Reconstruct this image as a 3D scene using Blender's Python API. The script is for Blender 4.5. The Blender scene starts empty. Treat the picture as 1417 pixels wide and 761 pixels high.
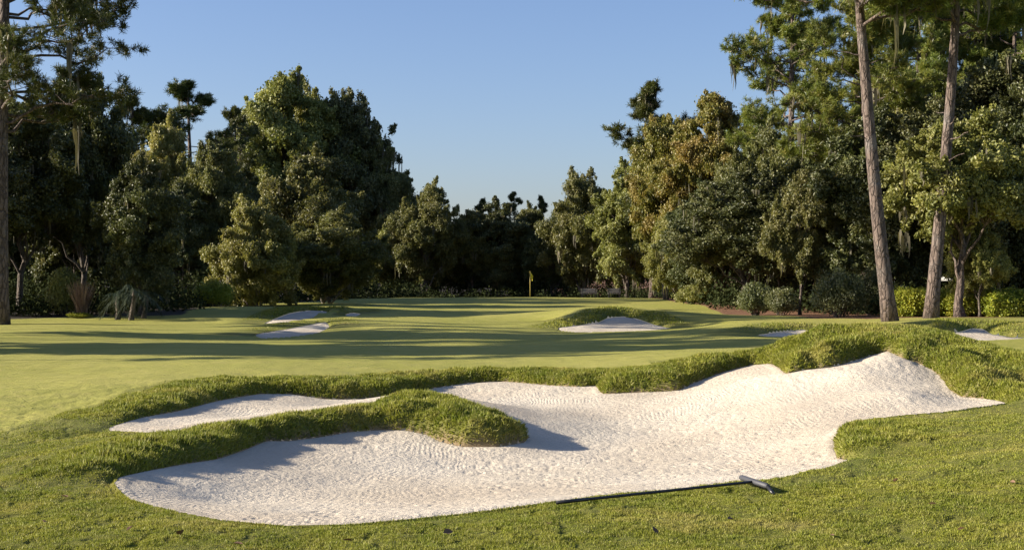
import bpy, math, numpy as np
from mathutils import Vector
PI = math.pi
F, CX, CY, CH = 1968.0, 708.5, 380.5, 2.2      # pinhole of the photograph: focal length in its pixels, horizon row, eye height
scene = bpy.context.scene
COL = scene.collection
rng = np.random.default_rng(7)

# ------------------------------------------------------------------ helpers
def P(px, py, z):                 # survey point from its bearing and its height
    Y = (CH - z) * F / (py - CY)
    return ((px - CX) / F * Y, Y, z)
def Q(px, py, Y):                 # survey point from its bearing and its distance
    return ((px - CX) / F * Y, Y, CH - (py - CY) * Y / F)

def np_mesh(name, V, Fc, mats=(), rnd=None, smooth=False, midx=None):
    V = np.asarray(V, np.float32); Fc = np.asarray(Fc, np.int32)
    k = Fc.shape[1]
    me = bpy.data.meshes.new(name)
    me.vertices.add(len(V)); me.vertices.foreach_set('co', V.ravel())
    me.loops.add(Fc.size); me.loops.foreach_set('vertex_index', Fc.ravel())
    me.polygons.add(len(Fc))
    me.polygons.foreach_set('loop_start', np.arange(0, Fc.size, k, dtype=np.int32))
    me.polygons.foreach_set('loop_total', np.full(len(Fc), k, np.int32))
    me.polygons.foreach_set('use_smooth', np.full(len(Fc), bool(smooth)))
    for m in mats: me.materials.append(m)
    if midx is not None: me.polygons.foreach_set('material_index', np.asarray(midx, np.int32))
    if rnd is not None:
        a = me.attributes.new('rnd', 'FLOAT', 'POINT'); a.data.foreach_set('value', np.asarray(rnd, np.float32))
    me.update(); me.validate()
    return me

def link(name, data, parent=None, loc=(0, 0, 0)):
    o = bpy.data.objects.new(name, data); COL.objects.link(o); o.location = loc
    if parent: o.parent = parent
    return o
def tag(o, label=None, cat=None, group=None, kind=None):
    if label: o['label'] = label
    if cat: o['category'] = cat
    if group: o['group'] = group
    if kind: o['kind'] = kind
    return o
def copy_tree(o, parent=None):
    c = o.copy(); COL.objects.link(c); c.parent = parent
    for ch in list(o.children): copy_tree(ch, c)
    return c

class Geo:                        # collects tubes / quads for one mesh
    def __init__(s): s.v = []; s.f = []; s.n = 0
    def add(s, V, Fc):
        s.v.append(np.asarray(V, float)); s.f.append(np.asarray(Fc, int) + s.n); s.n += len(V)
    def tube(s, pts, rad, sides=8, cap=True):
        pts = np.asarray(pts, float); n = len(pts)
        rad = np.broadcast_to(np.asarray(rad, float), (n,))
        t = np.gradient(pts, axis=0); t /= np.linalg.norm(t, axis=1)[:, None] + 1e-9
        ref = np.array([0, 0, 1.0]) if abs(t[0, 2]) < .8 else np.array([1.0, 0, 0])
        u = np.cross(t, ref); u /= np.linalg.norm(u, axis=1)[:, None] + 1e-9
        w = np.cross(t, u)
        a = np.linspace(0, 2 * PI, sides, endpoint=False)
        V = pts[:, None] + rad[:, None, None] * (np.cos(a)[None, :, None] * u[:, None] + np.sin(a)[None, :, None] * w[:, None])
        i = np.arange(n - 1)[:, None] * sides; j = np.arange(sides)[None]; j2 = (j + 1) % sides
        Fc = np.stack([i + j, i + j2, i + sides + j2, i + sides + j], -1).reshape(-1, 4)
        V = V.reshape(-1, 3)
        if cap:
            k = len(V); V = np.vstack([V, pts[0], pts[-1]])
            jj = np.arange(0, sides, 1)
            c0 = np.stack([np.full(sides, k), (jj + 1) % sides, jj, np.full(sides, k)], -1)[:, :4]
            base = (n - 1) * sides
            c1 = np.stack([np.full(sides, k + 1), base + jj, base + (jj + 1) % sides, np.full(sides, k + 1)], -1)
            s.tri = getattr(s, 'tri', []); s.tri.append(c0[:, :3] + s.n); s.tri.append(c1[:, :3] + s.n)
        s.add(V, Fc)
    def mesh(s, name, mat, smooth=True):
        V = np.vstack(s.v); Fq = np.vstack(s.f)
        me = bpy.data.meshes.new(name)
        faces = Fq.tolist() + (np.vstack(s.tri).tolist() if getattr(s, 'tri', None) else [])
        me.from_pydata(V.tolist(), [], faces)
        me.polygons.foreach_set('use_smooth', np.full(len(me.polygons), smooth))
        me.materials.append(mat); me.update()
        return me

# ------------------------------------------------------------------ materials
def new_mat(name):
    m = bpy.data.materials.new(name); m.use_nodes = True
    nt = m.node_tree; nt.nodes.clear()
    return m, nt, nt.nodes, nt.links
def node(nd, t, **kw):
    n = nd.new(t)
    for k, v in kw.items():
        if k in n.inputs.keys(): n.inputs[k].default_value = v
        else: setattr(n, k, v)
    return n
def ramp(nd, stops):
    r = nd.new('ShaderNodeValToRGB'); e = r.color_ramp.elements
    while len(e) > 1: e.remove(e[0])
    e[0].position = stops[0][0]; e[0].color = (*stops[0][1], 1)
    for p, c in stops[1:]:
        x = e.new(p); x.color = (*c, 1)
    return r
def mixc(nd, ln, fac, a, b, mode='MIX'):
    m = nd.new('ShaderNodeMix'); m.data_type = 'RGBA'; m.blend_type = mode
    for s, v in ((0, fac), (6, a), (7, b)):
        if hasattr(v, 'is_output'): ln.new(v, m.inputs[s])
        elif s == 0: m.inputs[0].default_value = v
        else: m.inputs[s].default_value = (*v, 1)
    return m.outputs[2]
def maprange(nd, ln, src, a, b, c=0., d=1.):
    m = nd.new('ShaderNodeMapRange'); ln.new(src, m.inputs[0])
    for i, v in enumerate((a, b, c, d)): m.inputs[i + 1].default_value = v
    return m.outputs[0]
def noise(nd, ln, vec, scale, detail=4, rough=.55, stretch=None):
    if stretch:
        mp = nd.new('ShaderNodeMapping'); mp.inputs['Scale'].default_value = stretch; ln.new(vec, mp.inputs[0]); vec = mp.outputs[0]
    n = nd.new('ShaderNodeTexNoise'); n.inputs['Scale'].default_value = scale; n.inputs['Detail'].default_value = detail
    n.inputs['Roughness'].default_value = rough; ln.new(vec, n.inputs['Vector'])
    return n.outputs[0]

def leaf_mat(name, cols, transl=.3, autumn=None, rough=.45, spec=.35):
    m, nt, nd, ln = new_mat(name)
    at = node(nd, 'ShaderNodeAttribute', attribute_name='rnd')
    oi = nd.new('ShaderNodeObjectInfo')
    n = len(cols)
    r = ramp(nd, [(i / (n - 1), c) for i, c in enumerate(cols)])
    ln.new(at.outputs['Fac'], r.inputs[0])
    col = r.outputs[0]
    geo = nd.new('ShaderNodeNewGeometry')
    pn = noise(nd, ln, geo.outputs['Position'], .45, 3)
    if autumn:
        f = maprange(nd, ln, pn, .48, .62)
        tw = nd.new('ShaderNodeMath'); tw.operation = 'MULTIPLY'; ln.new(f, tw.inputs[0]); tw.inputs[1].default_value = .8
        col = mixc(nd, ln, tw.outputs[0], col, autumn)
    hv = nd.new('ShaderNodeHueSaturation')
    ln.new(maprange(nd, ln, oi.outputs['Random'], 0, 1, .485, .515), hv.inputs['Hue'])
    ln.new(maprange(nd, ln, pn, .3, .7, .72, 1.3), hv.inputs['Value'])
    ln.new(col, hv.inputs['Color'])
    b = node(nd, 'ShaderNodeBsdfPrincipled', Roughness=rough)
    b.inputs['Specular IOR Level'].default_value = spec
    t = nd.new('ShaderNodeBsdfTranslucent'); mx = nd.new('ShaderNodeMixShader'); mx.inputs[0].default_value = transl
    ln.new(hv.outputs[0], b.inputs['Base Color'])
    tc = mixc(nd, ln, .6, hv.outputs[0], (1.3, 1.25, .4), 'MULTIPLY'); ln.new(tc, t.inputs[0])
    o = nd.new('ShaderNodeOutputMaterial')
    ln.new(b.outputs[0], mx.inputs[1]); ln.new(t.outputs[0], mx.inputs[2]); ln.new(mx.outputs[0], o.inputs[0])
    return m

def bark_mat(name, c1, c2, scale=9, lichen=(.30, .30, .26)):
    m, nt, nd, ln = new_mat(name)
    tc = nd.new('ShaderNodeTexCoord')
    mp = nd.new('ShaderNodeMapping'); mp.inputs['Scale'].default_value = (1, 1, .28); ln.new(tc.outputs['Object'], mp.inputs[0])
    vo = nd.new('ShaderNodeTexVoronoi'); vo.feature = 'DISTANCE_TO_EDGE'; vo.inputs['Scale'].default_value = scale
    nz = noise(nd, ln, tc.outputs['Object'], 3, 5)
    off = nd.new('ShaderNodeVectorMath'); off.operation = 'MULTIPLY_ADD'
    ln.new(nz, off.inputs[0]); off.inputs[1].default_value = (.25, .25, .25); ln.new(mp.outputs[0], off.inputs[2])
    ln.new(off.outputs[0], vo.inputs['Vector'])
    e = maprange(nd, ln, vo.outputs[0], 0, .16)
    n2 = noise(nd, ln, mp.outputs[0], scale * 3, 5, .7)
    col = mixc(nd, ln, e, c1, c2)
    n3 = noise(nd, ln, tc.outputs['Object'], 1.1, 4)
    col = mixc(nd, ln, maprange(nd, ln, n3, .52, .72, 0, .6), col, lichen)
    col = mixc(nd, ln, maprange(nd, ln, n2, .3, .7, .0, .55), col, tuple(x * .5 for x in c1))
    b = node(nd, 'ShaderNodeBsdfPrincipled', Roughness=.9); ln.new(col, b.inputs['Base Color'])
    ad = nd.new('ShaderNodeMath'); ad.operation = 'ADD'; ln.new(e, ad.inputs[0]); ln.new(n2, ad.inputs[1])
    bp = node(nd, 'ShaderNodeBump', Strength=.9, Distance=.05); ln.new(ad.outputs[0], bp.inputs['Height']); ln.new(bp.outputs[0], b.inputs['Normal'])
    o = nd.new('ShaderNodeOutputMaterial'); ln.new(b.outputs[0], o.inputs[0])
    return m

def plain(name, col, rough=.6, metal=0., var=.15, sc=6):
    m, nt, nd, ln = new_mat(name)
    tc = nd.new('ShaderNodeTexCoord')
    n = noise(nd, ln, tc.outputs['Object'], sc, 5)
    c = mixc(nd, ln, maprange(nd, ln, n, .3, .7), tuple(x * (1 - var) for x in col), tuple(min(1, x * (1 + var)) for x in col))
    b = node(nd, 'ShaderNodeBsdfPrincipled', Roughness=rough, Metallic=metal); ln.new(c, b.inputs['Base Color'])
    o = nd.new('ShaderNodeOutputMaterial'); ln.new(b.outputs[0], o.inputs[0])
    return m

ROUGH_A, ROUGH_B, DRY = (.165, .205, .018), (.29, .30, .032), (.46, .37, .13)
def turf_colour(nd, ln, pos):     # the colour of the long grass, shared by the ground and its blades
    a = noise(nd, ln, pos, .9, 4, .6); b = noise(nd, ln, pos, 5, 4, .65); c = noise(nd, ln, pos, .45, 5, .65)
    col = mixc(nd, ln, maprange(nd, ln, a, .35, .65), ROUGH_A, ROUGH_B)
    col = mixc(nd, ln, maprange(nd, ln, b, .42, .68, 0, .6), col, (.30, .27, .06))
    e2 = noise(nd, ln, pos, 11, 4, .7)
    col = mixc(nd, ln, maprange(nd, ln, e2, .5, .68, 0, .6), col, (.12, .135, .015))
    col = mixc(nd, ln, maprange(nd, ln, c, .55, .70, 0, .6), col, DRY)
    return col

def ground_mat():
    m, nt, nd, ln = new_mat('turf_and_litter')
    geo = nd.new('ShaderNodeNewGeometry'); pos = geo.outputs['Position']
    at = node(nd, 'ShaderNodeAttribute', attribute_name='zone')
    sp = nd.new('ShaderNodeSeparateColor'); ln.new(at.outputs['Color'], sp.inputs[0])
    # fairway: close mown, slightly streaked along the mowing lines
    n1 = noise(nd, ln, pos, .16, 5, .6, (1, .55, 1)); n2 = noise(nd, ln, pos, 1.2, 5, .62); n3 = noise(nd, ln, pos, 14, 4, .7)
    n4 = noise(nd, ln, pos, .8, 3, .5, (.12, 1.1, 1))
    fw = mixc(nd, ln, maprange(nd, ln, n1, .36, .64), (.27, .265, .045), (.38, .345, .085))
    fw = mixc(nd, ln, maprange(nd, ln, n2, .4, .7, 0, .4), fw, (.44, .39, .13))
    fw = mixc(nd, ln, maprange(nd, ln, n4, .42, .62, 0, .35), fw, (.24, .255, .045))
    fw = mixc(nd, ln, maprange(nd, ln, n3, .35, .7, 0, .4), fw, (.23, .24, .045))
    n5 = noise(nd, ln, pos, 55, 3, .8); fw = mixc(nd, ln, maprange(nd, ln, n5, .4, .62, 0, .38), fw, (.17, .175, .03))
    n6 = noise(nd, ln, pos, 3.2, 5, .75); fw = mixc(nd, ln, maprange(nd, ln, n6, .54, .7, 0, .45), fw, (.42, .34, .13))
    rg = turf_colour(nd, ln, pos)
    nr = noise(nd, ln, pos, 22, 5, .75)
    rg = mixc(nd, ln, maprange(nd, ln, nr, .3, .62, .8, 0), rg, (.07, .07, .02))
    rg = mixc(nd, ln, .5, rg, (.09, .085, .025))
    sx_ = nd.new('ShaderNodeSeparateXYZ'); ln.new(pos, sx_.inputs[0])
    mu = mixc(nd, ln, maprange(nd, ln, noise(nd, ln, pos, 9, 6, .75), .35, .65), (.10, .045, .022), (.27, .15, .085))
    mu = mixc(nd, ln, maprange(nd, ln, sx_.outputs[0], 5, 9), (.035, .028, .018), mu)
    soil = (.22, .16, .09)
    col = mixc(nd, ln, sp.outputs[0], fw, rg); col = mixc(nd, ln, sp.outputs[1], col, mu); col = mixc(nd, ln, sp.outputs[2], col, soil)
    b = node(nd, 'ShaderNodeBsdfPrincipled', Roughness=.85); ln.new(col, b.inputs['Base Color'])
    b.inputs['Specular IOR Level'].default_value = .2
    s1 = noise(nd, ln, pos, 30, 4, .7)
    hb = mixc(nd, ln, sp.outputs[0], s1, nr)
    st = maprange(nd, ln, sp.outputs[0], 0, 1, .75, .9)
    bp = node(nd, 'ShaderNodeBump', Distance=.03); ln.new(st, bp.inputs['Strength']); ln.new(hb, bp.inputs['Height'])
    b2 = node(nd, 'ShaderNodeBump', Distance=.12, Strength=.35); ln.new(n2, b2.inputs['Height']); ln.new(bp.outputs[0], b2.inputs['Normal'])
    ln.new(b2.outputs[0], b.inputs['Normal'])
    o = nd.new('ShaderNodeOutputMaterial'); ln.new(b.outputs[0], o.inputs[0])
    return m

def blade_mat():
    m, nt, nd, ln = new_mat('grass_blade')
    geo = nd.new('ShaderNodeNewGeometry')
    col = turf_colour(nd, ln, geo.outputs['Position'])
    at = node(nd, 'ShaderNodeAttribute', attribute_name='rnd')
    col = mixc(nd, ln, maprange(nd, ln, at.outputs['Fac'], .8, 1., 0, .8), col, (.30, .27, .11))
    hv = nd.new('ShaderNodeHueSaturation'); ln.new(col, hv.inputs['Color'])
    ln.new(maprange(nd, ln, at.outputs['Fac'], 0, 1, .7, 1.3), hv.inputs['Value'])
    d = node(nd, 'ShaderNodeBsdfPrincipled', Roughness=.55); d.inputs['Specular IOR Level'].default_value = .25
    t = nd.new('ShaderNodeBsdfTranslucent'); mx = nd.new('ShaderNodeMixShader'); mx.inputs[0].default_value = .35
    ln.new(hv.outputs[0], d.inputs['Base Color']); ln.new(hv.outputs[0], t.inputs[0])
    o = nd.new('ShaderNodeOutputMaterial'); ln.new(d.outputs[0], mx.inputs[1]); ln.new(t.outputs[0], mx.inputs[2]); ln.new(mx.outputs[0], o.inputs[0])
    return m

def sand_mat():
    m, nt, nd, ln = new_mat('bunker_sand')
    geo = nd.new('ShaderNodeNewGeometry'); pos = geo.outputs['Position']
    a = noise(nd, ln, pos, .35, 4); f = noise(nd, ln, pos, 28, 5, .8); g = noise(nd, ln, pos, 9, 4, .7); patch = noise(nd, ln, pos, .42, 3)
    col = mixc(nd, ln, maprange(nd, ln, a, .35, .65), (.49, .42, .32), (.585, .52, .41))
    col = mixc(nd, ln, maprange(nd, ln, f, .54, .68, 0, .55), col, (.26, .20, .14))
    b = node(nd, 'ShaderNodeBsdfPrincipled', Roughness=.9); b.inputs['Specular IOR Level'].default_value = .15
    ln.new(col, b.inputs['Base Color'])
    # crumbly dug-over patches next to smoothly raked ones
    k = maprange(nd, ln, patch, .44, .58, .10, 1.)
    mul = nd.new('ShaderNodeMath'); mul.operation = 'MULTIPLY'; ln.new(f, mul.inputs[0]); ln.new(k, mul.inputs[1])
    # rake marks: bands that swing round with a slow warp
    w = nd.new('ShaderNodeTexWave'); w.inputs['Scale'].default_value = 4.5; w.inputs['Distortion'].default_value = 26; w.inputs['Detail'].default_value = 2
    w.inputs['Detail Scale'].default_value = .12; w.bands_direction = 'X'; ln.new(pos, w.inputs[0])
    wm = nd.new('ShaderNodeMath'); wm.operation = 'MULTIPLY_ADD'; rk = noise(nd, ln, pos, .8, 2); rkm = nd.new('ShaderNodeMath'); rkm.operation = 'MULTIPLY'; ln.new(w.outputs['Fac'], rkm.inputs[0]); ln.new(maprange(nd, ln, rk, .50, .66), rkm.inputs[1])
    ln.new(rkm.outputs[0], wm.inputs[0]); wm.inputs[1].default_value = .2; ln.new(mul.outputs[0], wm.inputs[2])
    b1 = node(nd, 'ShaderNodeBump', Strength=.5, Distance=.035); ln.new(wm.outputs[0], b1.inputs['Height'])
    b2 = node(nd, 'ShaderNodeBump', Strength=.5, Distance=.1); ln.new(g, b2.inputs['Height']); ln.new(b1.outputs[0], b2.inputs['Normal'])
    ln.new(b2.outputs[0], b.inputs['Normal'])
    o = nd.new('ShaderNodeOutputMaterial'); ln.new(b.outputs[0], o.inputs[0])
    return m

M = dict(
    ground=ground_mat(), blade=blade_mat(), sand=sand_mat(),
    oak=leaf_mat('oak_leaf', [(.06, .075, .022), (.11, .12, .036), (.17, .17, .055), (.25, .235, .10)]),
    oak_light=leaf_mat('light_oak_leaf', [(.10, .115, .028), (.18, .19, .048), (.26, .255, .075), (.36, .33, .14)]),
    autumn=leaf_mat('autumn_leaf', [(.08, .095, .022), (.16, .17, .035), (.24, .22, .05), (.30, .25, .09)], autumn=(.22, .16, .05)),
    needle_dark=leaf_mat('shade_toned_pine_needle', [(.03, .045, .012), (.05, .07, .016), (.08, .095, .022), (.13, .12, .045)], transl=.2, rough=.4),  # needle colour darkened to stand in for pines in shade
    dark=leaf_mat('dark_leaf', [(.035, .046, .018), (.066, .078, .026), (.11, .12, .04), (.19, .18, .085)], transl=.2),  # leaf colour darkened for trees and shrubs meant to stand in shade
    under=leaf_mat('undergrowth_leaf', [(.012, .017, .007), (.022, .03, .011), (.04, .048, .018), (.05, .058, .022)], transl=.1, rough=.9, spec=.03),  # near-black leaf colour carries the shade at the foot of the woods
    bush=leaf_mat('shrub_leaf', [(.06, .08, .03), (.10, .12, .045), (.16, .18, .075), (.28, .28, .16)]),
    hedge=leaf_mat('hedge_leaf', [(.10, .13, .015), (.19, .22, .022), (.30, .30, .035), (.42, .37, .06)]),
    needle=leaf_mat('pine_needle', [(.06, .09, .02), (.11, .15, .028), (.18, .205, .04), (.28, .24, .08)], transl=.25, rough=.4),
    moss=leaf_mat('spanish_moss', [(.09, .085, .055), (.14, .13, .09), (.20, .18, .125)], transl=.35, rough=.9),
    twig=leaf_mat('dry_twig', [(.14, .08, .05), (.22, .14, .09), (.28, .2, .13)], transl=.1, rough=.9),
    frond=leaf_mat('palm_frond', [(.022, .035, .02), (.04, .055, .03), (.06, .075, .045)], transl=.15),
    bark=bark_mat('oak_bark', (.075, .055, .042), (.20, .165, .13), 7),
    pine_bark=bark_mat('pine_bark', (.065, .045, .035), (.20, .15, .12), 6, (.24, .22, .20)),
    black=plain('black_plastic', (.018, .018, .02), .35), grey=plain('grey_plastic', (.045, .046, .052), .6),
    yellow=plain('yellow_flag_cloth', (.80, .62, .03), .7), cream=plain('painted_pole', (.72, .55, .14), .4),
    wall=plain('pale_stucco', (.34, .37, .42), .9), roof=plain('grey_roof', (.14, .14, .15), .9), glass=plain('dark_pane', (.03, .04, .05), .1),
    wood=plain('weathered_bench_wood', (.22, .20, .18), .8), iron=plain('dark_iron', (.03, .03, .03), .5),
    shade=plain('pale_canvas', (.55, .55, .52), .8),
)

# ------------------------------------------------------------------ the land
MAIN = [  # bearing px, row py, height of the sand edge, rise of the grass bank behind it
 (158,668,0,.08),(180,690,0,.03),(250,708,0,.03),(300,718,0,.03),(400,727,0,.03),(480,725,0,.03),(560,718,0,.03),(640,710,0,.03),(700,702,0,.03),(760,694,0,.03),
 (850,683,0,.03),(940,676,0,.03),(1020,668,0,.03),(1080,664,0,.03),(1130,655,0,.03),(1190,639,-.03,.05),(1158,634,-.05,.15),(1155,606,0,.17),(1170,590,.03,.13),(1200,580,.08,.08),
 (1260,573,.13,.06),(1310,569,.17,.06),(1350,563,.2,.06),(1392,557,.22,.1),(1360,551,.2,.25),(1330,549,.2,.28),(1315,540,.27,.3),(1305,525,.38,.3),(1290,512,.5,.3),(1270,502,.6,.3),
 (1250,496,.68,.28),(1228,486,.76,.25),(1205,492,.68,.3),(1180,500,.6,.33),(1150,508,.52,.34),(1112,512,.47,.34),(1088,517,.41,.34),(1078,509,.42,.28),(1065,503,.42,.2),(1040,505,.36,.2),
 (1000,515,.25,.22),(960,530,.1,.27),(940,540,0,.32),(880,543,-.05,.34),(835,545,-.08,.34),(824,534,-.05,.22),(800,535,-.06,.22),(760,533,-.06,.22),(700,528,-.05,.22),(650,530,-.07,.22),
 (600,537,-.12,.24),(550,548,-.2,.27),(500,552,-.22,.28),(450,552,-.2,.27),(400,545,-.1,.24),(360,545,-.07,.22),(300,555,-.05,.2),(250,568,-.03,.18),(200,577,-.02,.15),(160,588,0,.1),
 (150,595,0,.05),(200,598,.02,.03),(250,596,.02,.03),(300,590,.03,.03),(340,584,.04,.04),(400,576,.05,.05),(450,570,.06,.05),(505,565,.08,.05),(532,552,.15,.04),(560,545,.2,.03),
 (590,543,.2,.03),(620,548,.16,.03),(650,560,.1,.05),(680,572,0,.1),(710,590,-.15,.17),(732,605,-.28,.26),(725,612,-.3,.32),(690,618,-.32,.36),(640,618,-.32,.36),(610,611,-.28,.34),
 (590,601,-.2,.3),(560,595,-.15,.28),(520,595,-.15,.28),(480,598,-.16,.28),(440,605,-.2,.3),(400,610,-.2,.3),(370,610,-.18,.28),(340,622,-.17,.27),(300,635,-.15,.26),(260,641,-.1,.24),
 (200,652,-.05,.2),(165,660,0,.14)]
B_MID = [(773,453,-.05,.12),(800,450,0,.25),(828,446,.08,.26),(840,440,.2,.32),(862,437.5,.25,.33),(882,441,.18,.3),(905,449,.02,.2),(927,454.5,-.08,.06),(905,457,-.1,.02),(860,458.5,-.12,.02),(800,459.5,-.12,.02),(775,457,-.1,.05)]
B_L1 = [(365,447.5,.05,.05),(400,433.5,.18,.18),(425,429.5,.24,.24),(450,430,.24,.22),(457,434,.15,.05),(440,438,.12,.03),(410,444,.08,.03),(385,448,.05,.03)]
B_L2 = [(354,462,-.03,.05),(400,454.5,.03,.10),(430,449,.08,.10),(450,445.5,.11,.10),(456,452,0,.08),(440,460.5,-.06,.03),(400,466,-.09,.02),(362,468,-.09,.02)]
B_L3 = [(478,435,.2,.08),(488,432.5,.22,.12),(499,434,.2,.06),(492,438,.17,.02),(482,438,.17,.02)]
B_R1 = [(1045,464,.12,.06),(1075,459.5,.18,.16),(1110,456,.22,.2),(1132,457,.22,.06),(1125,462,.15,.02),(1080,466,.08,.02)]
B_R2 = [(1262,456,.33,.08),(1290,459,.28,.28),(1325,459.5,.27,.32),(1345,454,.32,.3),(1360,455,.3,.25),(1372,462,.22,.3),(1400,466.5,.16,.14),(1420,467,.17,.05),(1400,469.5,.17,.02),(1345,471.5,.17,.02),(1315,468,.2,.02),(1280,462,.3,.02)]

def survey(poly, step):           # closed Catmull-Rom through the surveyed edge, evenly resampled: x, y, z, bank
    A = np.array([[*P(a, b, z), h] for a, b, z, h in poly])
    n = len(A); out = []
    for i in range(n):
        p0, p1, p2, p3 = A[i - 1], A[i], A[(i + 1) % n], A[(i + 2) % n]
        L = np.linalg.norm((p2 - p1)[:2]); k = max(1, int(round(L / step)))
        for j in range(k):
            t = j / k
            q = .5 * ((2 * p1) + (p2 - p0) * t + (2 * p0 - 5 * p1 + 4 * p2 - p3) * t * t + (3 * p1 - p0 - 3 * p2 + p3) * t ** 3)
            out.append(.35 * (p1 + (p2 - p1) * t) + .65 * q)
    return np.array(out)

POLYS = [survey(MAIN, .42), survey(B_MID, 1.2), survey(B_L1, 1.5), survey(B_L2, 1.5), survey(B_L3, 1.), survey(B_R1, 1.), survey(B_R2, .9)]
# ragged sward edge: a few centimetres of wander on the main outline
def sines(x, y, freqs, seed):
    r = np.random.default_rng(seed); s = np.zeros_like(x)
    for f, a in freqs:
        for _ in range(4):
            th = r.uniform(0, 2 * PI); ph = r.uniform(0, 2 * PI); ff = f * r.uniform(.75, 1.3)
            s = s + a * .5 * np.sin(ff * (x * math.cos(th) + y * math.sin(th)) + ph + .9 * np.sin(ff * .47 * (x * math.sin(th) - y * math.cos(th))))
    return s

def vnoise(x, y, cell, seed, octv=2):     # lattice noise, -1..1
    out = np.zeros(np.shape(x)); amp = 1.; tot = 0
    for o_ in range(octv):
        t = np.random.default_rng(seed + o_).uniform(-1, 1, (256, 256)); u = x / cell + 17.3 * o_; v = y / cell - 9.1 * o_
        i = np.floor(u).astype(int); j = np.floor(v).astype(int); fu = u - i; fv = v - j; fu = fu * fu * (3 - 2 * fu); fv = fv * fv * (3 - 2 * fv)
        i0, i1, j0, j1 = i & 255, (i + 1) & 255, j & 255, (j + 1) & 255
        out += amp * ((t[i0, j0] * (1 - fu) + t[i1, j0] * fu) * (1 - fv) + (t[i0, j1] * (1 - fu) + t[i1, j1] * fu) * fv); tot += amp; amp *= .55; cell *= .5
    return out / tot * 1.5

def inside(poly, x, y):
    px, py = poly[:, 0], poly[:, 1]; c = np.zeros(x.shape, bool)
    for i in range(len(poly)):
        x0, y0, x1, y1 = px[i - 1], py[i - 1], px[i], py[i]
        if y0 == y1: continue
        m = (y0 > y) != (y1 > y)
        c ^= m & (x < (x1 - x0) * (y - y0) / (y1 - y0) + x0)
    return c
def edge_query(poly, x, y, ch=20000):      # distance, nearest point, bank height, edge height
    A = poly; B = np.roll(poly, -1, 0); d2 = B[:, :2] - A[:, :2]; L2 = (d2 ** 2).sum(1) + 1e-12
    D = np.empty(len(x)); NX = np.empty((len(x), 4))
    for s in range(0, len(x), ch):
        q = np.stack([x[s:s + ch], y[s:s + ch]], 1)
        t = np.clip(((q[:, None] - A[None, :, :2]) * d2[None]).sum(-1) / L2, 0, 1)
        pr = A[None, :, :2] + t[..., None] * d2[None]
        dd = ((q[:, None] - pr) ** 2).sum(-1); k = dd.argmin(1); r = np.arange(len(k))
        D[s:s + ch] = np.sqrt(dd[r, k]); tt = t[r, k][:, None]
        NX[s:s + ch] = A[k] * (1 - tt) + B[k] * tt
    return D, NX

class RBF:
    def __init__(s, pts, c=.22, lam=1e-3):
        p = np.asarray(pts, float); s.c = c; s.p = p[:, :2]; n = len(p)
        d = np.sqrt(((s.p[:, None] - s.p[None]) ** 2).sum(-1) + c * c)
        A = np.zeros((n + 3, n + 3)); A[:n, :n] = -d + lam * np.eye(n)
        A[:n, n] = 1; A[:n, n + 1:] = s.p / 100; A[n:, :n] = A[:n, n:].T
        s.w = np.linalg.solve(A, np.concatenate([p[:, 2], [0, 0, 0]]))
    def __call__(s, x, y, ch=12000):
        x = np.asarray(x, float).ravel(); y = np.asarray(y, float).ravel(); out = np.empty(len(x)); n = len(s.p)
        for i in range(0, len(x), ch):
            xx, yy = x[i:i + ch, None], y[i:i + ch, None]
            d = np.sqrt((xx - s.p[None, :, 0]) ** 2 + (yy - s.p[None, :, 1]) ** 2 + s.c ** 2)
            out[i:i + ch] = -d @ s.w[:n] + s.w[n] + (x[i:i + ch] * s.w[n + 1] + y[i:i + ch] * s.w[n + 2]) / 100
        return out

G = []
for pi, poly in enumerate(POLYS):
    nx = np.roll(poly, -1, 0)[:, :2] - np.roll(poly, 1, 0)[:, :2]
    nrm = np.stack([nx[:, 1], -nx[:, 0]], 1); nrm /= np.linalg.norm(nrm, axis=1)[:, None]
    tp = poly[:, :2] + .05 * nrm
    if inside(poly, tp[:, 0], tp[:, 1]).mean() > .5: nrm = -nrm
    G += [(a, b, c) for a, b, c, _ in poly]
    sc = 1 if pi == 0 else 2.2
    for off, k in ((.04 * sc, .34), (.14 * sc, .62), (.32 * sc, .88), (.55 * sc, 1.)):
        q = poly[:, :2] + off * nrm
        D, _ = edge_query(poly, q[:, 0], q[:, 1]); ins = inside(poly, q[:, 0], q[:, 1])
        for i in range(len(q)):
            if not ins[i] and D[i] > .8 * off: G.append((q[i, 0], q[i, 1], poly[i, 2] + k * poly[i, 3]))
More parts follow.
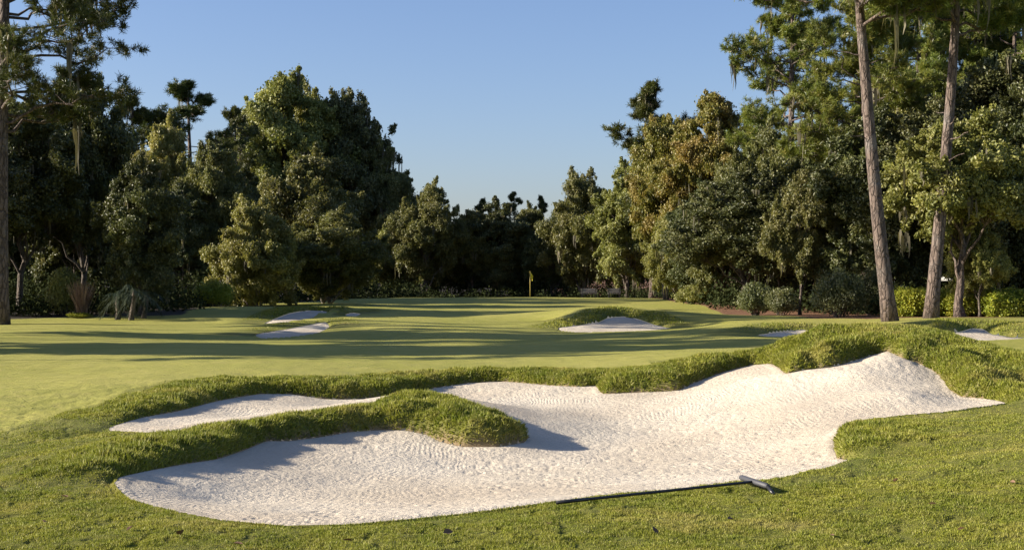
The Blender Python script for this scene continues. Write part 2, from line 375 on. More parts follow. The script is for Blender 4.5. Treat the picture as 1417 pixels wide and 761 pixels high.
# crests, mound and fairway levels
G += [Q(*t) for t in [(620,562,22.4),(680,588,21.75),(560,560,22.8),(600,575,22.0),(700,513,31.3),(600,517,30.6),(500,516,30.2),(420,515,29.8),(350,524,28.4),(250,545,25.3),(170,565,23),
 (830,508,30.3),(880,507,30),(960,500,30.4),(1040,490,31),(1080,480,30.5),(1105,468,29.5),(1130,458,29),(1165,454,29.3),(1200,452,29.5),(1235,453,29.4),(1270,455,29),(1300,461,28.4),(1325,469,27.7),(1370,483,26.6),(1417,498,25.5),(1500,520,24),(1370,485,29),(1417,500,28.5),(1340,475,30.2),(1450,502,30),(1500,515,27.5),(1370,487,32),(1417,497,33),(1500,505,32),(1600,530,27),(1600,515,32),
 (1350,510,25.3),(1417,535,23.7),(1150,476,27.8),(1110,485,27.9),(1200,468,28),(1300,485,27),(850,429,67.5),(820,436,66),
 (560,412,120),(700,411,128),(800,412,128),(640,418,105),(700,425,92),(700,436,78),(900,417,108),(950,424,85),(1000,436,70),(1000,445,60),(1100,440,64),(1160,441,60),(1235,443,55),(1330,441,56),(1417,442,55),
 (1250,444,52),(1300,440.5,51),(1345,440.5,52),(1400,458,46.5),(520,415,112),(430,419,97),(470,424,85),(400,428,82),(440,422,88),(450,442,66.5),(400,448,63),(520,430,80),(480,445,66)]]
G += [P(*t) for t in [(-600,761,0),(0,761,0),(400,761,-.0),(700,761,.02),(1000,761,0),(1417,761,.04),(2000,761,.1),(0,1000,0),(700,1000,0),(1417,1000,0),(1417,700,.1),(1417,640,.2),(1300,640,.08),(1300,610,.16),(1230,600,.14),(1417,590,.28),(1500,570,.35),(1200,660,.03),
 (0,700,0),(0,620,0),(60,650,0),(0,580,.0),(-200,560,0),(0,530,0),(0,500,0),(100,600,0),(-300,490,0),(700,490,0),(500,493,0),(300,500,.02),(100,508,0),(900,485,.02),(1050,476,.1),(1417,480,.2),(1300,478,.25),(0,475,.02),(200,478,0),
 (-200,462,0),(0,462,.05),(200,462,0),(500,462,-.03),(700,462,0),(900,468,0),(620,450,0),(760,447,0),(0,450,.03),(200,449,0),(300,448,0),(-400,450,0),(1180,464,.25)]]
G += [(-45,85,-.05),(-60,60,0),(-30,110,-.2),(-12,150,-.6),(10,160,-.5),(30,150,-.3),(60,100,.3),(60,60,.4),(45,25,.3),(-40,25,0),(-20,8,0),(20,8,.1),(0,3,0),(0,-30,0)]
G += [(300 * math.cos(a), 300 * math.sin(a), 0) for a in np.linspace(0, 2 * PI, 12, endpoint=False)]
G = np.array(G)
keep = []
tree_ = {}
for i, p in enumerate(G):         # drop survey points that fall on top of one another
    k = (round(p[0] / .05), round(p[1] / .05))
    if k in tree_: continue
    tree_[k] = 1; keep.append(i)
RG = RBF(G[keep])
S = []
for poly in POLYS: S += [(a, b, c) for a, b, c, _ in poly]
S += [P(*t) for t in [(300,692,-.24),(380,680,-.3),(450,690,-.3),(560,680,-.36),(600,660,-.38),(750,655,-.36),(700,680,-.28),(900,640,-.36),(900,600,-.36),(1050,620,-.25),(1000,570,-.1),(850,575,-.25),(750,562,-.22),(1100,570,.04),(1200,548,.25),
 (1150,530,.33),(1250,542,.33),(1180,515,.5),(1080,540,.2),(1330,560,.17),(450,562,-.2),(350,575,-.12),(250,588,-.05),(500,562,-.22),(640,545,-.2),(420,650,-.3),(520,635,-.33),(300,668,-.2),(660,640,-.42),(780,620,-.4),(1100,640,-.15),
 (850,452,-.05),(420,440,.1),(410,461,-.08),(1100,461,.12),(1330,465,.18)]]
RS = RBF(S, c=.3, lam=5e-3)

def micro(x, y):                  # lumps of the turf
    r = np.hypot(x, y)
    return sines(x, y, [(.45, .035), (1.1, .012)], 3) * np.clip((r - 6) / 10, 0, 1) + sines(x, y, [(5, .006), (11, .004)], 4) * np.clip(2 - r / 30, 0, 1)
def Hg(x, y):
    x = np.atleast_1d(np.asarray(x, float)); y = np.atleast_1d(np.asarray(y, float))
    return RG(x, y) + micro(x, y)
def Hs(x, y):
    crumb = sstep(-.15, .35, vnoise(x, y, 2.6, 90, 2)) * .85 + .15
    return RS(x, y) + sines(x, y, [(1.3, .010), (4, .006)], 9) + crumb * (.0018 * vnoise(x, y * .7, .06, 92, 1) - .010 * sstep(.6, .95, vnoise(x, y * .7, .10, 95, 1))) + .005 * vnoise(x, y, .45, 97, 2)
def gz(x, y): return float(Hg(x, y)[0])

def sstep(a, b, v): t = np.clip((v - a) / (b - a), 0, 1); return t * t * (3 - 2 * t)
af = np.linspace(-.40, .40, 660); co = np.linspace(0, 1, 46)[1:] ** 1.6
ang = np.concatenate([-(.40 + (PI - .40) * co)[::-1], af, (.40 + (PI - .40) * co)[:-1]])
rr = [.6, 1.6, 3, 4.5, 6, 7.3, 8.3, 9.]
while rr[-1] < 34: rr.append(rr[-1] * 1.0030)
while rr[-1] < 135: rr.append(rr[-1] * 1.0042)
while rr[-1] < 900: rr.append(rr[-1] * 1.07)
rr = np.array(rr)
RR, AA = np.meshgrid(rr, ang, indexing='ij')
X = (RR * np.sin(AA)).ravel(); Y = (RR * np.cos(AA)).ravel(); nr, na = len(rr), len(ang)
ii = np.arange(nr - 1)[:, None]; jj = np.arange(na)[None]; j2 = (jj + 1) % na
QF = np.stack([ii * na + jj, ii * na + j2, (ii + 1) * na + j2, (ii + 1) * na + jj], -1).reshape(-1, 4)
dist = np.full(len(X), 50.); bank = np.zeros(len(X)); owner = np.full(len(X), -1); onedge = np.zeros(len(X), bool); ez = np.zeros(len(X))
cellr = np.maximum(RR.ravel() * .0013, RR.ravel() * .0021)
for k, poly in enumerate(POLYS):
    m = np.where((X > poly[:, 0].min() - 2.5) & (X < poly[:, 0].max() + 2.5) & (Y > poly[:, 1].min() - 2.5) & (Y < poly[:, 1].max() + 2.5))[0]
    D, N = edge_query(poly, X[m], Y[m]); ins = inside(poly, X[m], Y[m])
    snap = D < cellr[m] * .5
    X[m[snap]] = N[snap, 0]; Y[m[snap]] = N[snap, 1]; onedge[m[snap]] = True
    sdr = np.where(ins, -D, D); sd = sdr.copy(); sd[snap] = 0
    DG0 = DG0 if k else np.full(len(X), 50.)
    bb = sdr < DG0[m]; DG0[m] = np.where(bb, sdr, DG0[m])
    b = sd < dist[m]
    dist[m] = np.where(b, sd, dist[m]); bank[m] = np.where(b, N[:, 3], bank[m]); ez[m] = np.where(b, N[:, 2], ez[m]); owner[m[ins & ~snap]] = k
fx = X[QF].mean(1); fy = Y[QF].mean(1)
fo = np.full(len(QF), -1)
for k, poly in enumerate(POLYS):
    m = np.where((fx > poly[:, 0].min()) & (fx < poly[:, 0].max()) & (fy > poly[:, 1].min()) & (fy < poly[:, 1].max()))[0]
    ins = inside(poly, fx[m], fy[m]); fo[m[ins]] = k
Z = np.zeros(len(X))
Zg = np.zeros(len(X)); g1 = np.where(np.hypot(X, Y) < 330)[0]; Zg[g1] = Hg(X[g1], Y[g1])
lng0 = sstep(.08, .2, bank) * (1 - sstep(.8, 2.0, np.abs(dist))) * (Y < 38)
Zg += (.045 * vnoise(X, Y, .30, 71, 3) + .02) * lng0 * np.clip(np.abs(dist) / .12, 0, 1)
nearw = (1 - sstep(20, 32, Y)) * np.clip(np.abs(dist) / .3, 0, 1) * (Y > 2)
pits = vnoise(X, Y * .7, .11, 75, 2)
Zg += nearw * (.010 * vnoise(X, Y, .5, 73, 2) + .006 * vnoise(X, Y, .09, 77, 1) - .012 * sstep(.3, .8, pits))
LR = np.log(rr)
wb = np.where(dist <= 0, 1, np.clip(1 - np.abs(dist) / .06, 0, 1) ** .7)
Zg = np.where(owner < 0, Zg * (1 - wb) + ez * wb, Zg); Zg = np.where((dist < 0) & (dist > -.3), ez, Zg)
ZGRID = Zg.reshape(nr, na).copy(); DGRID = DG0.reshape(nr, na); BGRID = bank.reshape(nr, na)
def Hfast(x, y, GR=None):                  # bilinear look-up in the same heights
    r = np.hypot(x, y); a = np.arctan2(x, y)
    fi = np.interp(np.log(r), LR, np.arange(nr)); fj = np.interp(a, ang, np.arange(na))
    i = np.clip(fi.astype(int), 0, nr - 2); j = np.clip(fj.astype(int), 0, na - 2); u = fi - i; v = fj - j
    A = ZGRID if GR is None else GR
    return (A[i, j] * (1 - u) * (1 - v) + A[i + 1, j] * u * (1 - v) + A[i, j + 1] * (1 - u) * v + A[i + 1, j + 1] * u * v)
# zones: R long rough, G litter under the trees, B bare soil at the sand edge
LINE = np.array([(-1500,52),(-400,60),(0,64),(250,67),(300,76),(370,90),(430,104),(520,120),(640,135),(800,136),(900,126),(950,98),(1000,72),(1100,66),(1200,58),(1417,57),(2000,52),(3500,50)])
def line_y(x, y):
    return np.interp(np.where(y > 1, x / np.maximum(y, 1) * F + CX, 0), LINE[:, 0], LINE[:, 1])
def rough_amt(x, y, d, b):
    w = sines(x, y, [(.8, .6), (2.5, .3)], 21)
    fore = 1 - sstep(18.5, 20.5, y + w * .7 + np.where(x > 3, -12, 0) * (x > 3))
    right = sstep(5.5, 7, x + w * .4) * (1 - sstep(30, 31.5, y + w * .3)) * (1 - sstep(0, 1, (y - 34)))
    lip = 1 - sstep(.7, 1.5, d + w * .25 - b * 1.2)
    far_lip = np.where(y > 38, 1 - sstep(.6, 2.2, d + w * .4), 0) * (b > .04)
    return np.clip(np.maximum.reduce([fore, right, np.where(y < 38, lip, far_lip * .9)]), 0, 1)
R_ = rough_amt(X, Y, np.abs(dist), bank)
ly = line_y(X, Y) + np.where(X < -8, 5., 0) + sines(X, Y, [(.25, 1.2), (.9, .7)], 5)
R_ = np.maximum(R_, 0)
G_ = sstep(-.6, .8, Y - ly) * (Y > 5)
G_ = np.maximum(G_, 0)
B_ = (1 - sstep(.012, .035, np.abs(dist) + sines(X, Y, [(9, .02)], 6))) * (bank > .12) * (Y < 38)

def grid_mesh(name, faces, z, mat, zone=False):
    u, inv = np.unique(faces, return_inverse=True)
    V = np.stack([X[u], Y[u], z[u]], 1)
    me = np_mesh(name, V, inv.reshape(-1, 4), [mat], smooth=True)
    if zone:
        a = me.color_attributes.new('zone', 'FLOAT_COLOR', 'POINT')
        c = np.stack([R_[u], G_[u], B_[u], np.ones(len(u))], 1).astype(np.float32); a.data.foreach_set('color', c.ravel())
    return me
ground = link('ground', grid_mesh('ground', QF[fo < 0], Zg, M['ground'], True))
tag(ground, 'mown fairway, raised green and rough turf running back to the woods', 'ground', kind='structure')
BL = ['large winding white sand bunker wrapping round a grass tongue in the foreground', 'sand bunker under a hooked grass lip, cut into the slope below the flag',
      'upper of the two shaded sand bunkers left of the green', 'lower of the two shaded sand bunkers left of the green, a narrow strip',
      'tiny patch of sand showing over a hump right of the shaded left bunkers', 'thin sand bunker in shadow just left of the big grassy mound',
      'small bright sand bunker in front of the leaning pines and hedge']
for k in range(len(POLYS)):
    fk = QF[fo == k]; u = np.unique(fk); Zs = np.zeros(len(X)); Zs[u] = Hs(X[u], Y[u])
    w = np.clip(1 - np.abs(dist[u]) / (.15 if k == 0 else .4), 0, 1); w[dist[u] >= 0] = 1
    Zs[u] = Zs[u] * (1 - w) + ez[u] * w - (.002 if k == 0 else .025 * w)
    o = link('sand_bunker', grid_mesh('sand_bunker', fk, Zs, M['sand']))
    tag(o, BL[k], 'sand bunker', 'sand bunkers of the golf hole', 'structure')

# ------------------------------------------------------------------ grass blades of the rough and the shaggy lips
def blades(n, xr, yr, seed):
    r = np.random.default_rng(seed)
    y = np.sqrt(r.uniform(yr[0] ** 2, yr[1] ** 2, n)); x = y * r.uniform(xr[0], xr[1], n)
    return x, y, r
def make_blades(cands, seed):
    Vs, Rn = [], []
    for (n, xr, yr, mode) in cands:
        x, y, r = blades(n, xr, yr, seed); seed += 1
        D = Hfast(x, y, DGRID); b = Hfast(x, y, BGRID); ok = D > np.where(b > .12, .014, .004)
        ra = rough_amt(x, y, D, b)
        lip = sstep(.08, .2, b) * (1 - sstep(.5, 1.6, D))
        # whole grass tongue and the mound wear long grass
        px = x / y * F + CX
        tongue = (y > 16) & (y < 24.5) & (px > 330 - (y - 16) * 20) & (px < 740) & (D < 1.4) & (x < 1)
        mound = (px > 1075) & (y > 23.4) & (y < 31)
        lng = np.maximum.reduce([lip, np.where(tongue, .9, 0), np.where(mound, .85, 0)])
        pit = vnoise(x, y * .7, .11, 75, 2)
        clump = (1 - .35 * sstep(.3, .8, pit)) * (.6 + .55 * (sines(x, y, [(6, .7), (15, .5)], 31) > r.uniform(-.8, .8, n)))
        L = (.023 + lng * .045) * clump * r.uniform(.6, 1.25, n)
        if mode == 'far': L = (.03 + .08 * lip) * clump * r.uniform(.6, 1.2, n); ok &= (D < 1.3) & (b > .08)
        if mode == 'lip': ok &= lng > .12
        if mode == 'short': ok &= (ra > r.uniform(.05, .95, n)) & (lng < .5)
        x, y, L, lng, D = x[ok], y[ok], L[ok], lng[ok], D[ok]; k = len(x)
        z = Hfast(x, y); e = .05
        gx = (Hfast(x + e, y) - z) / e; gy = (Hfast(x, y + e) - z) / e
        nv = np.stack([-gx, -gy, np.ones(k)], 1); nv /= np.linalg.norm(nv, axis=1)[:, None]
        d = nv * .75 + np.array([0, 0, .35]) + r.normal(0, .33, (k, 3)) * (1 + .3 * lng[:, None]); d /= np.linalg.norm(d, axis=1)[:, None]
        w = r.normal(0, 1, (k, 3)); w = np.cross(d, w); w /= np.linalg.norm(w, axis=1)[:, None] + 1e-9
        base = np.stack([x, y, z - .006], 1); hw = (.0026 + .00030 * y)[:, None] * (1 + .25 * lng[:, None])
        tri = np.stack([base - w * hw, base + w * hw, base + d * L[:, None]], 1)
        Vs.append(tri.reshape(-1, 3)); Rn.append(np.repeat(r.uniform(0, 1, k), 3))
    V = np.vstack(Vs)
    return np_mesh('grass', V, np.arange(len(V)).reshape(-1, 3), [M['blade']], np.concatenate(Rn))
g = link('grass', make_blades([(520000, (-.41, .41), (10.6, 14.5), 'short'), (330000, (-.41, .41), (14.5, 20), 'short'), (200000, (-.41, .41), (20, 31), 'short'),
                               (420000, (-.41, .41), (14.5, 21.5), 'lip'), (800000, (-.41, .41), (21.5, 31.5), 'lip')], 50))
tag(g, 'blades of rough grass and shaggy bunker lips around the front bunker', 'grass', kind='stuff')
g = link('grass', make_blades([(260000, (-.2, .38), (43, 80), 'far')], 80))
tag(g, 'long grass on the lips of the distant bunkers', 'grass', kind='stuff')

# ------------------------------------------------------------------ leaf, needle and moss clouds
def rand_dirs(r, n):
    v = r.normal(0, 1, (n, 3)); return v / np.linalg.norm(v, axis=1)[:, None]
def leaf_quads(p, nrm, size, r):
    n = len(p); a = np.cross(nrm, rand_dirs(r, n)); a /= np.linalg.norm(a, axis=1)[:, None] + 1e-9
    b = np.cross(nrm, a); s = (size * r.uniform(.6, 1.3, n))[:, None]
    V = np.stack([p - a * s, p - b * s * .55 + nrm * s * .12, p + a * s, p + b * s * .55 + nrm * s * .12], 1)
    return V.reshape(-1, 3)
def leaf_cloud(cent, rad, per, size, r, shell=.5):
    a2 = rad[:, 0] ** 1.6; cnt = np.maximum(8, (per * a2 / a2.mean()).astype(int)); n = cnt.sum(); c = np.repeat(cent, cnt, 0); R = np.repeat(rad, cnt, 0)
    d = rand_dirs(r, n); u = (r.uniform(shell * .5, 1.0, n) ** .7 * (1 + .38 * np.abs(r.normal(0, 1, n))))[:, None]
    p = c + d * R * u
    nv = d * .45 + rand_dirs(r, n) * 1.0 + np.array([0, 0, .25]); nv /= np.linalg.norm(nv, axis=1)[:, None]
    V = leaf_quads(p, nv, size, r)
    tone = np.repeat(r.uniform(0, 1, len(cent)), cnt) * .35 + r.uniform(0, .65, n)
    return V, np.repeat(tone, 4)
def leaf_mesh(name, V, tone, mat): return np_mesh(name, V, np.arange(len(V)).reshape(-1, 4), [mat], tone)

def moss_mesh(anchors, r, lmin=.5, lmax=2.2, w0=.07, strands=5):
    Vs, Fs, T = [], [], []; n0 = 0
    for a in anchors:
        L0 = r.uniform(lmin, lmax)
        for _ in range(strands):
            L = L0 * r.uniform(.4, 1.1); K = 5; o = a + r.normal(0, .16, 3) * [1, 1, .5]
            ph = r.uniform(0, 6); th = r.uniform(0, PI); w = w0 * r.uniform(.6, 1.3)
            t = np.linspace(0, 1, K); x = o[0] + .06 * np.sin(ph + t * 6) * t; y = o[1] + .06 * np.cos(ph * 1.3 + t * 5) * t; z = o[2] - t * L
            ww = w * np.array([.6, 1., .8, .5, .08]) * r.uniform(.7, 1.3, K)
            dx, dy = math.cos(th), math.sin(th)
            V = np.stack([np.stack([x - dx * ww, y - dy * ww, z], 1), np.stack([x + dx * ww, y + dy * ww, z], 1)], 1).reshape(-1, 3)
            f = np.array([[2 * i, 2 * i + 1, 2 * i + 3, 2 * i + 2] for i in range(K - 1)]) + n0
            Vs.append(V); Fs.append(f); n0 += 2 * K; T.append(np.full(2 * K, r.uniform(0, 1)))
    return np_mesh('moss', np.vstack(Vs), np.vstack(Fs), [M['moss']], np.concatenate(T))

def bend(p0, p1, r, n=6, sag=.12, wob=.05):
    t = np.linspace(0, 1, n)[:, None]; p0 = np.asarray(p0, float); p1 = np.asarray(p1, float); L = np.linalg.norm(p1 - p0)
    p = p0 + (p1 - p0) * t; p[:, 2] += (np.sin(t[:, 0] * PI)) * sag * L * r.uniform(-.4, 1)
    p[1:-1] += r.normal(0, wob * L / n, (n - 2, 3)) * 1.5
    return p

def broadleaf(seed, H=12., R=5., base=.22, lobes=13, per=150, leaf=.17, mat='oak', moss=26, trunk_r=.26, multi=1, top=1.):
    """root with trunk, crown and hanging moss; H high, R crown radius, crown begins at base*H"""
    r = np.random.default_rng(seed); t = Geo(); root = bpy.data.objects.new('broadleaf_tree', None); COL.objects.link(root)
    cz = (base + 1) / 2 * H; hz = (1 - base) / 2 * H
    L = []
    for i in range(lobes * 6):
        d = rand_dirs(r, 1)[0]; d[2] = d[2] * .95
        u = r.uniform(.45, .80); k = d * u
        wid = 1 - .30 * max(0, k[2]) * top
        c = np.array([k[0] * R * wid, k[1] * R * wid, cz + k[2] * hz])
        if all(np.linalg.norm((c - o) / [1, 1, hz / R * 1.]) > R * .42 for o in L): L.append(c)
        if len(L) >= lobes: break
    L.append(np.array([r.normal(0, .1 * R), r.normal(0, .1 * R), H - .24 * R]))
    cent, rad = [], []
    stems = []
    for s in range(multi):
        a = r.uniform(0, 2 * PI); sp = .0 if multi == 1 else .35
        p = bend([sp * math.cos(a) * .5, sp * math.sin(a) * .5, -.15], [R * .16 * math.cos(a) * (multi > 1) + r.normal(0, .2), R * .16 * math.sin(a) * (multi > 1), H * .72], r, 9, 0, .12)
        rad0 = trunk_r / multi ** .5; rads = rad0 * np.linspace(1, .3, 9); rads[0] *= 1.5; rads[1] *= 1.05
        t.tube(p, rads, 9); stems.append(p)
    for c in L:
        p = stems[r.integers(len(stems))]; k = np.clip(int((c[2] / H - .22) / .72 * 8), 1, 7)
        q = bend(p[k], c, r, 7, .10, .12); t.tube(q, trunk_r * .42 * np.linspace(1, .25, 7), 6, False)
        lr = R * r.uniform(.26, .38); nn = r.integers(9, 14)
        for _ in range(nn):
            d = rand_dirs(r, 1)[0]; d[2] = d[2] * .8 + .12
            cc = c + d * lr * r.uniform(.55, 1.15); cent.append(cc); s = lr * r.uniform(.26, .46); rad.append([s * 1.15, s * 1.15, s * .8])
            t.tube(bend(q[4], cc, r, 4, .05, .08), trunk_r * .10 * np.linspace(1, .4, 4), 4, False)
        for _ in range(nn):           # loose sprays that break the outline
            d = rand_dirs(r, 1)[0]; cc = c + d * lr * r.uniform(1.0, 1.45); s = lr * r.uniform(.12, .24)
            for q_ in range(3): cent.append(cc + d * s * (q_ - 1) * 1.1 + r.normal(0, s * .3, 3)); rad.append([s * (1.1 - .25 * q_)] * 3)
    cent, rad = np.array(cent), np.array(rad)
    tr = link('trunk', t.mesh('broadleaf_trunk', M['bark']), root)
    V, tone = leaf_cloud(cent, rad, per, leaf, r)
    link('crown', leaf_mesh('broadleaf_crown', V, tone, M[mat]), root)
    if moss:
        low = cent[r.permutation(len(cent))[:moss]]
        link('moss', moss_mesh(low - [0, 0, .2], r, .5, H * .15), root)
    root['_H'] = H; root['_R'] = R
    return root

def needle_tufts(pos, dirs, n, L, r, w=.014):
    k = len(pos) * n; p = np.repeat(pos, n, 0); d0 = np.repeat(dirs, n, 0)
    d = d0 * r.uniform(.2, 1.0, (k, 1)) + rand_dirs(r, k) * .95; d[:, 2] += .12; d /= np.linalg.norm(d, axis=1)[:, None]
    p = p + d0 * r.uniform(-.25, .15, (k, 1)); ll = (L * r.uniform(.6, 1.1, k))[:, None]
    s = np.cross(d, rand_dirs(r, k)); s /= np.linalg.norm(s, axis=1)[:, None] + 1e-9; s *= w
    tri = np.stack([p + d * ll * .08 - s * .6, p + d * ll * .08 + s * .6, p + d * ll + s * .35, p + d * ll - s * .35], 1)
    tone = np.repeat(np.repeat(r.uniform(0, .5, len(pos)), n) + r.uniform(0, .5, k), 4)
    return tri.reshape(-1, 3), tone

def pine(seed, H=24., R=5., base=.5, lean=(0, 0), trunk_r=.3, branches=34, tufts=13, n=46, needle=.26, moss=14, flat=.6, stubs=5, sweep=None, w=.016, curve=0.):
    r = np.random.default_rng(seed); t = Geo(); root = bpy.data.objects.new('pine_tree', None); COL.objects.link(root)
    K = 22; s = np.linspace(0, 1, K)
    tp = np.stack([lean[0] * (s * (1 - curve) + curve * s ** 2) * H + .10 * np.sin(s * 5 + seed), lean[1] * s * H + .10 * np.sin(s * 4 + seed * 2), s * H - .1 * (s == 0)], 1)
    tr = trunk_r * (1 - .78 * s ** 1.2); tr[0] *= 1.28; tr[1] *= 1.04
    t.tube(tp, tr, 14)
    def at(u): return np.array([np.interp(u, s, tp[:, i]) for i in range(3)])
    pos, dirs, anch = [], [], []
    for i in range(branches):
        u = base + (1 - base) * ((i + r.uniform(0, .9)) / branches) ** .9; v = (u - base) / (1 - base)
        env = (math.sin(PI * min(1, .22 + v * .80)) ** flat) * (.72 + .28 * (v < .6))
        Lb = R * env * r.uniform(.6, 1.08); a = r.uniform(0, 2 * PI)
        if sweep and r.uniform() < .55: a = sweep + r.normal(0, .55); Lb *= 1.1
        p0 = at(u); up = r.uniform(.02, .38) + .55 * v ** 2
        p1 = p0 + np.array([math.cos(a), math.sin(a), up]) * Lb
        q = bend(p0, p1, r, 8, -.10, .18); t.tube(q, max(.03, trunk_r * .26 * (1 - .5 * v)) * np.linspace(1, .2, 8), 6, False)
        for j in range(tufts):
            k = r.uniform(.32, 1) ** .8; c = np.array([np.interp(k * 7, np.arange(8), q[:, m]) for m in range(3)])
            off = rand_dirs(r, 1)[0] * [1, 1, .5]; off[2] += .25; e = c + off * Lb * (.10 + .22 * (1.1 - k)) * r.uniform(.5, 1.3)
            t.tube(np.array([c, (c + e) / 2 + [0, 0, -.03], e]), [.02, .016, .01], 4, False)
            for _ in range(3):
                pos.append(e + r.normal(0, .16, 3)); dd = (e - c); dd = dd / (np.linalg.norm(dd) + 1e-6) + np.array([0, 0, .35]); dirs.append(dd / np.linalg.norm(dd))
            if r.uniform() < .25: anch.append(e)
    for i in range(stubs):
        u = r.uniform(base * .55, base); a = r.uniform(0, 2 * PI); p0 = at(u)
        t.tube(bend(p0, p0 + np.array([math.cos(a), math.sin(a), r.uniform(-.1, .3)]) * r.uniform(.4, 1.3), r, 5, 0, .1), .035 * np.linspace(1, .3, 5), 5, False)
    link('trunk', t.mesh('pine_trunk', M['pine_bark']), root)
    V, tone = needle_tufts(np.array(pos), np.array(dirs), n, needle, r, w)
    link('crown', leaf_mesh('pine_crown', V, tone, M['needle']), root)
    if moss and anch:
        a = np.array(anch)[r.permutation(len(anch))[:moss]]
        link('moss', moss_mesh(a, r, .6, 2.4, .07, 5), root)
    root['_H'] = H; root['_R'] = R
    return root

def shrub(seed, H=2., R=1.2, per=110, leaf=.07, mat='bush', name='shrub', n=46, box=None):
    r = np.random.default_rng(seed); root = bpy.data.objects.new(name, None); COL.objects.link(root); t = Geo()
    cent, rad = [], []
    for i in range(n):
        if box:
            c = np.array([r.uniform(-1, 1) * box[0], r.uniform(-1, 1) * box[1], r.uniform(.12, .92) * H])
            f = (abs(c[0]) / box[0]) ** 4 + (abs(c[1]) / box[1]) ** 4 + max(0, (c[2] - .4 * H) / (.6 * H)) ** 4
            if f > 1: c *= [.85, .85, .85]
            s = H * r.uniform(.16, .24)
        else:
            d = rand_dirs(r, 1)[0]; d[2] = abs(d[2]) if r.uniform() < .8 else d[2] * .3
            u = r.uniform(.5, .85); c = np.array([d[0] * R * u, d[1] * R * u, .35 * H + d[2] * .6 * H * u]); s = R * r.uniform(.2, .34)
        cent.append(c); rad.append([s, s, s])
        if i % 3 == 0: t.tube(bend([c[0] * .25, c[1] * .25, -.05], c, r, 5, .1, .1), .03 * np.linspace(1, .4, 5), 5, False)
    V, tone = leaf_cloud(np.array(cent), np.array(rad), per, leaf, r, .35)
    V[:, 2] = np.maximum(V[:, 2], .01)
    link('foliage', leaf_mesh('shrub_foliage', V, tone, M[mat]), root)
    link('stem', t.mesh('shrub_stem', M['bark']), root)
    root['_H'] = H; root['_R'] = R
    return root

used = set()
VAR = {}
def recolour(c, mat):             # the same crown mesh with another leaf material, shared by all that use it
    k = (c.data.name, mat)
    if c.data.materials[0] == M[mat]: return
    if k not in VAR:
        VAR[k] = c.data.copy(); VAR[k].materials[0] = M[mat]
    c.data = VAR[k]
def place(proto, px, Y_, top=None, hw=None, label='', cat='tree', group=None, mat=None, rot=None, dz=0., name=None, sx=None):
    o = proto if proto.name not in used else copy_tree(proto)
    used.add(proto.name)
    x = (px - CX) / F * Y_; z = gz(x, Y_) + dz
    o.location = (x, Y_, z)
    if top is not None:
        h = CH - (top - CY) * Y_ / F - z; sz = h / proto['_H']; s = sz if hw is None else hw * Y_ / F / proto['_R']
        o.scale = (s, s, sz)
    o.rotation_euler = (0, 0, rng.uniform(0, 2 * PI) if rot is None else rot)
    tag(o, label, cat, group)
    if name: o.name = name
    for c in o.children:
        if c.name.startswith('moss'): c['kind'] = 'stuff'
        if mat and c.name.split('.')[0] in ('crown', 'foliage'):
            recolour(c, mat)
    return o

A1 = broadleaf(11, 14, 5.6, .16, 17, 250, .118, 'oak', 30)
A2 = broadleaf(12, 12, 5.0, .10, 16, 250, .112, 'oak_light', 24, multi=2)
A3 = broadleaf(13, 16, 5.2, .22, 18, 250, .122, 'oak', 40)
A4 = broadleaf(14, 9, 4.6, .04, 17, 250, .10, 'oak_light', 40, multi=3, top=.4)
A5 = broadleaf(15, 13, 4.4, .12, 16, 250, .112, 'oak', 46)
A6 = broadleaf(16, 8, 3.4, .30, 11, 250, .09, 'oak_light', 12, trunk_r=.14)
N1 = pine(31, 20, 4.2, .50, trunk_r=.24, branches=26, n=40, needle=.34, w=.03, moss=6)
N2 = pine(32, 17, 3.8, .42, trunk_r=.22, branches=24, n=40, needle=.34, w=.03, moss=8, flat=.8)
TG = 'trees of the woods around the golf hole'
T = lambda p, px, Y_, top, hw, lab, mat=None, rot=None: place(p, px, Y_, top, hw, lab, 'tree', TG, mat, rot)
# left wood
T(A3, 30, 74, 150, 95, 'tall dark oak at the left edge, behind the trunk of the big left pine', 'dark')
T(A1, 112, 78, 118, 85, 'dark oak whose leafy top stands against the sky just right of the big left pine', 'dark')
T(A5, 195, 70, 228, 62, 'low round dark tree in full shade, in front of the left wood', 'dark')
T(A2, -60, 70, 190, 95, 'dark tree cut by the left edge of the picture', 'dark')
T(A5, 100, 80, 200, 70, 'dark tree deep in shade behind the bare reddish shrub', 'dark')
T(A2, 225, 104, 172, 62, 'yellow green tree lit at its crown, between the left wood and the round topped pine', 'oak_light')
place(N1, 262, 112, 117, 88, 'tallest round topped pine of the left wood, sky showing through its crown', 'pine tree', 'pines standing above the woods', 'needle_dark')
place(N2, 186, 108, 135, 78, 'pine with a flat dark top left of the round topped pine', 'pine tree', 'pines standing above the woods', 'needle_dark')
place(N1, 325, 118, 152, 55, 'dark pine top peeping out just left of the great mossy oak', 'pine tree', 'pines standing above the woods', 'needle_dark')
T(A1, 300, 100, 205, 60, 'shaded broadleaf tree under the round topped pine', 'oak')
T(A5, 250, 98, 265, 52, 'dark mossy tree in shade left of the pale bushy tree')
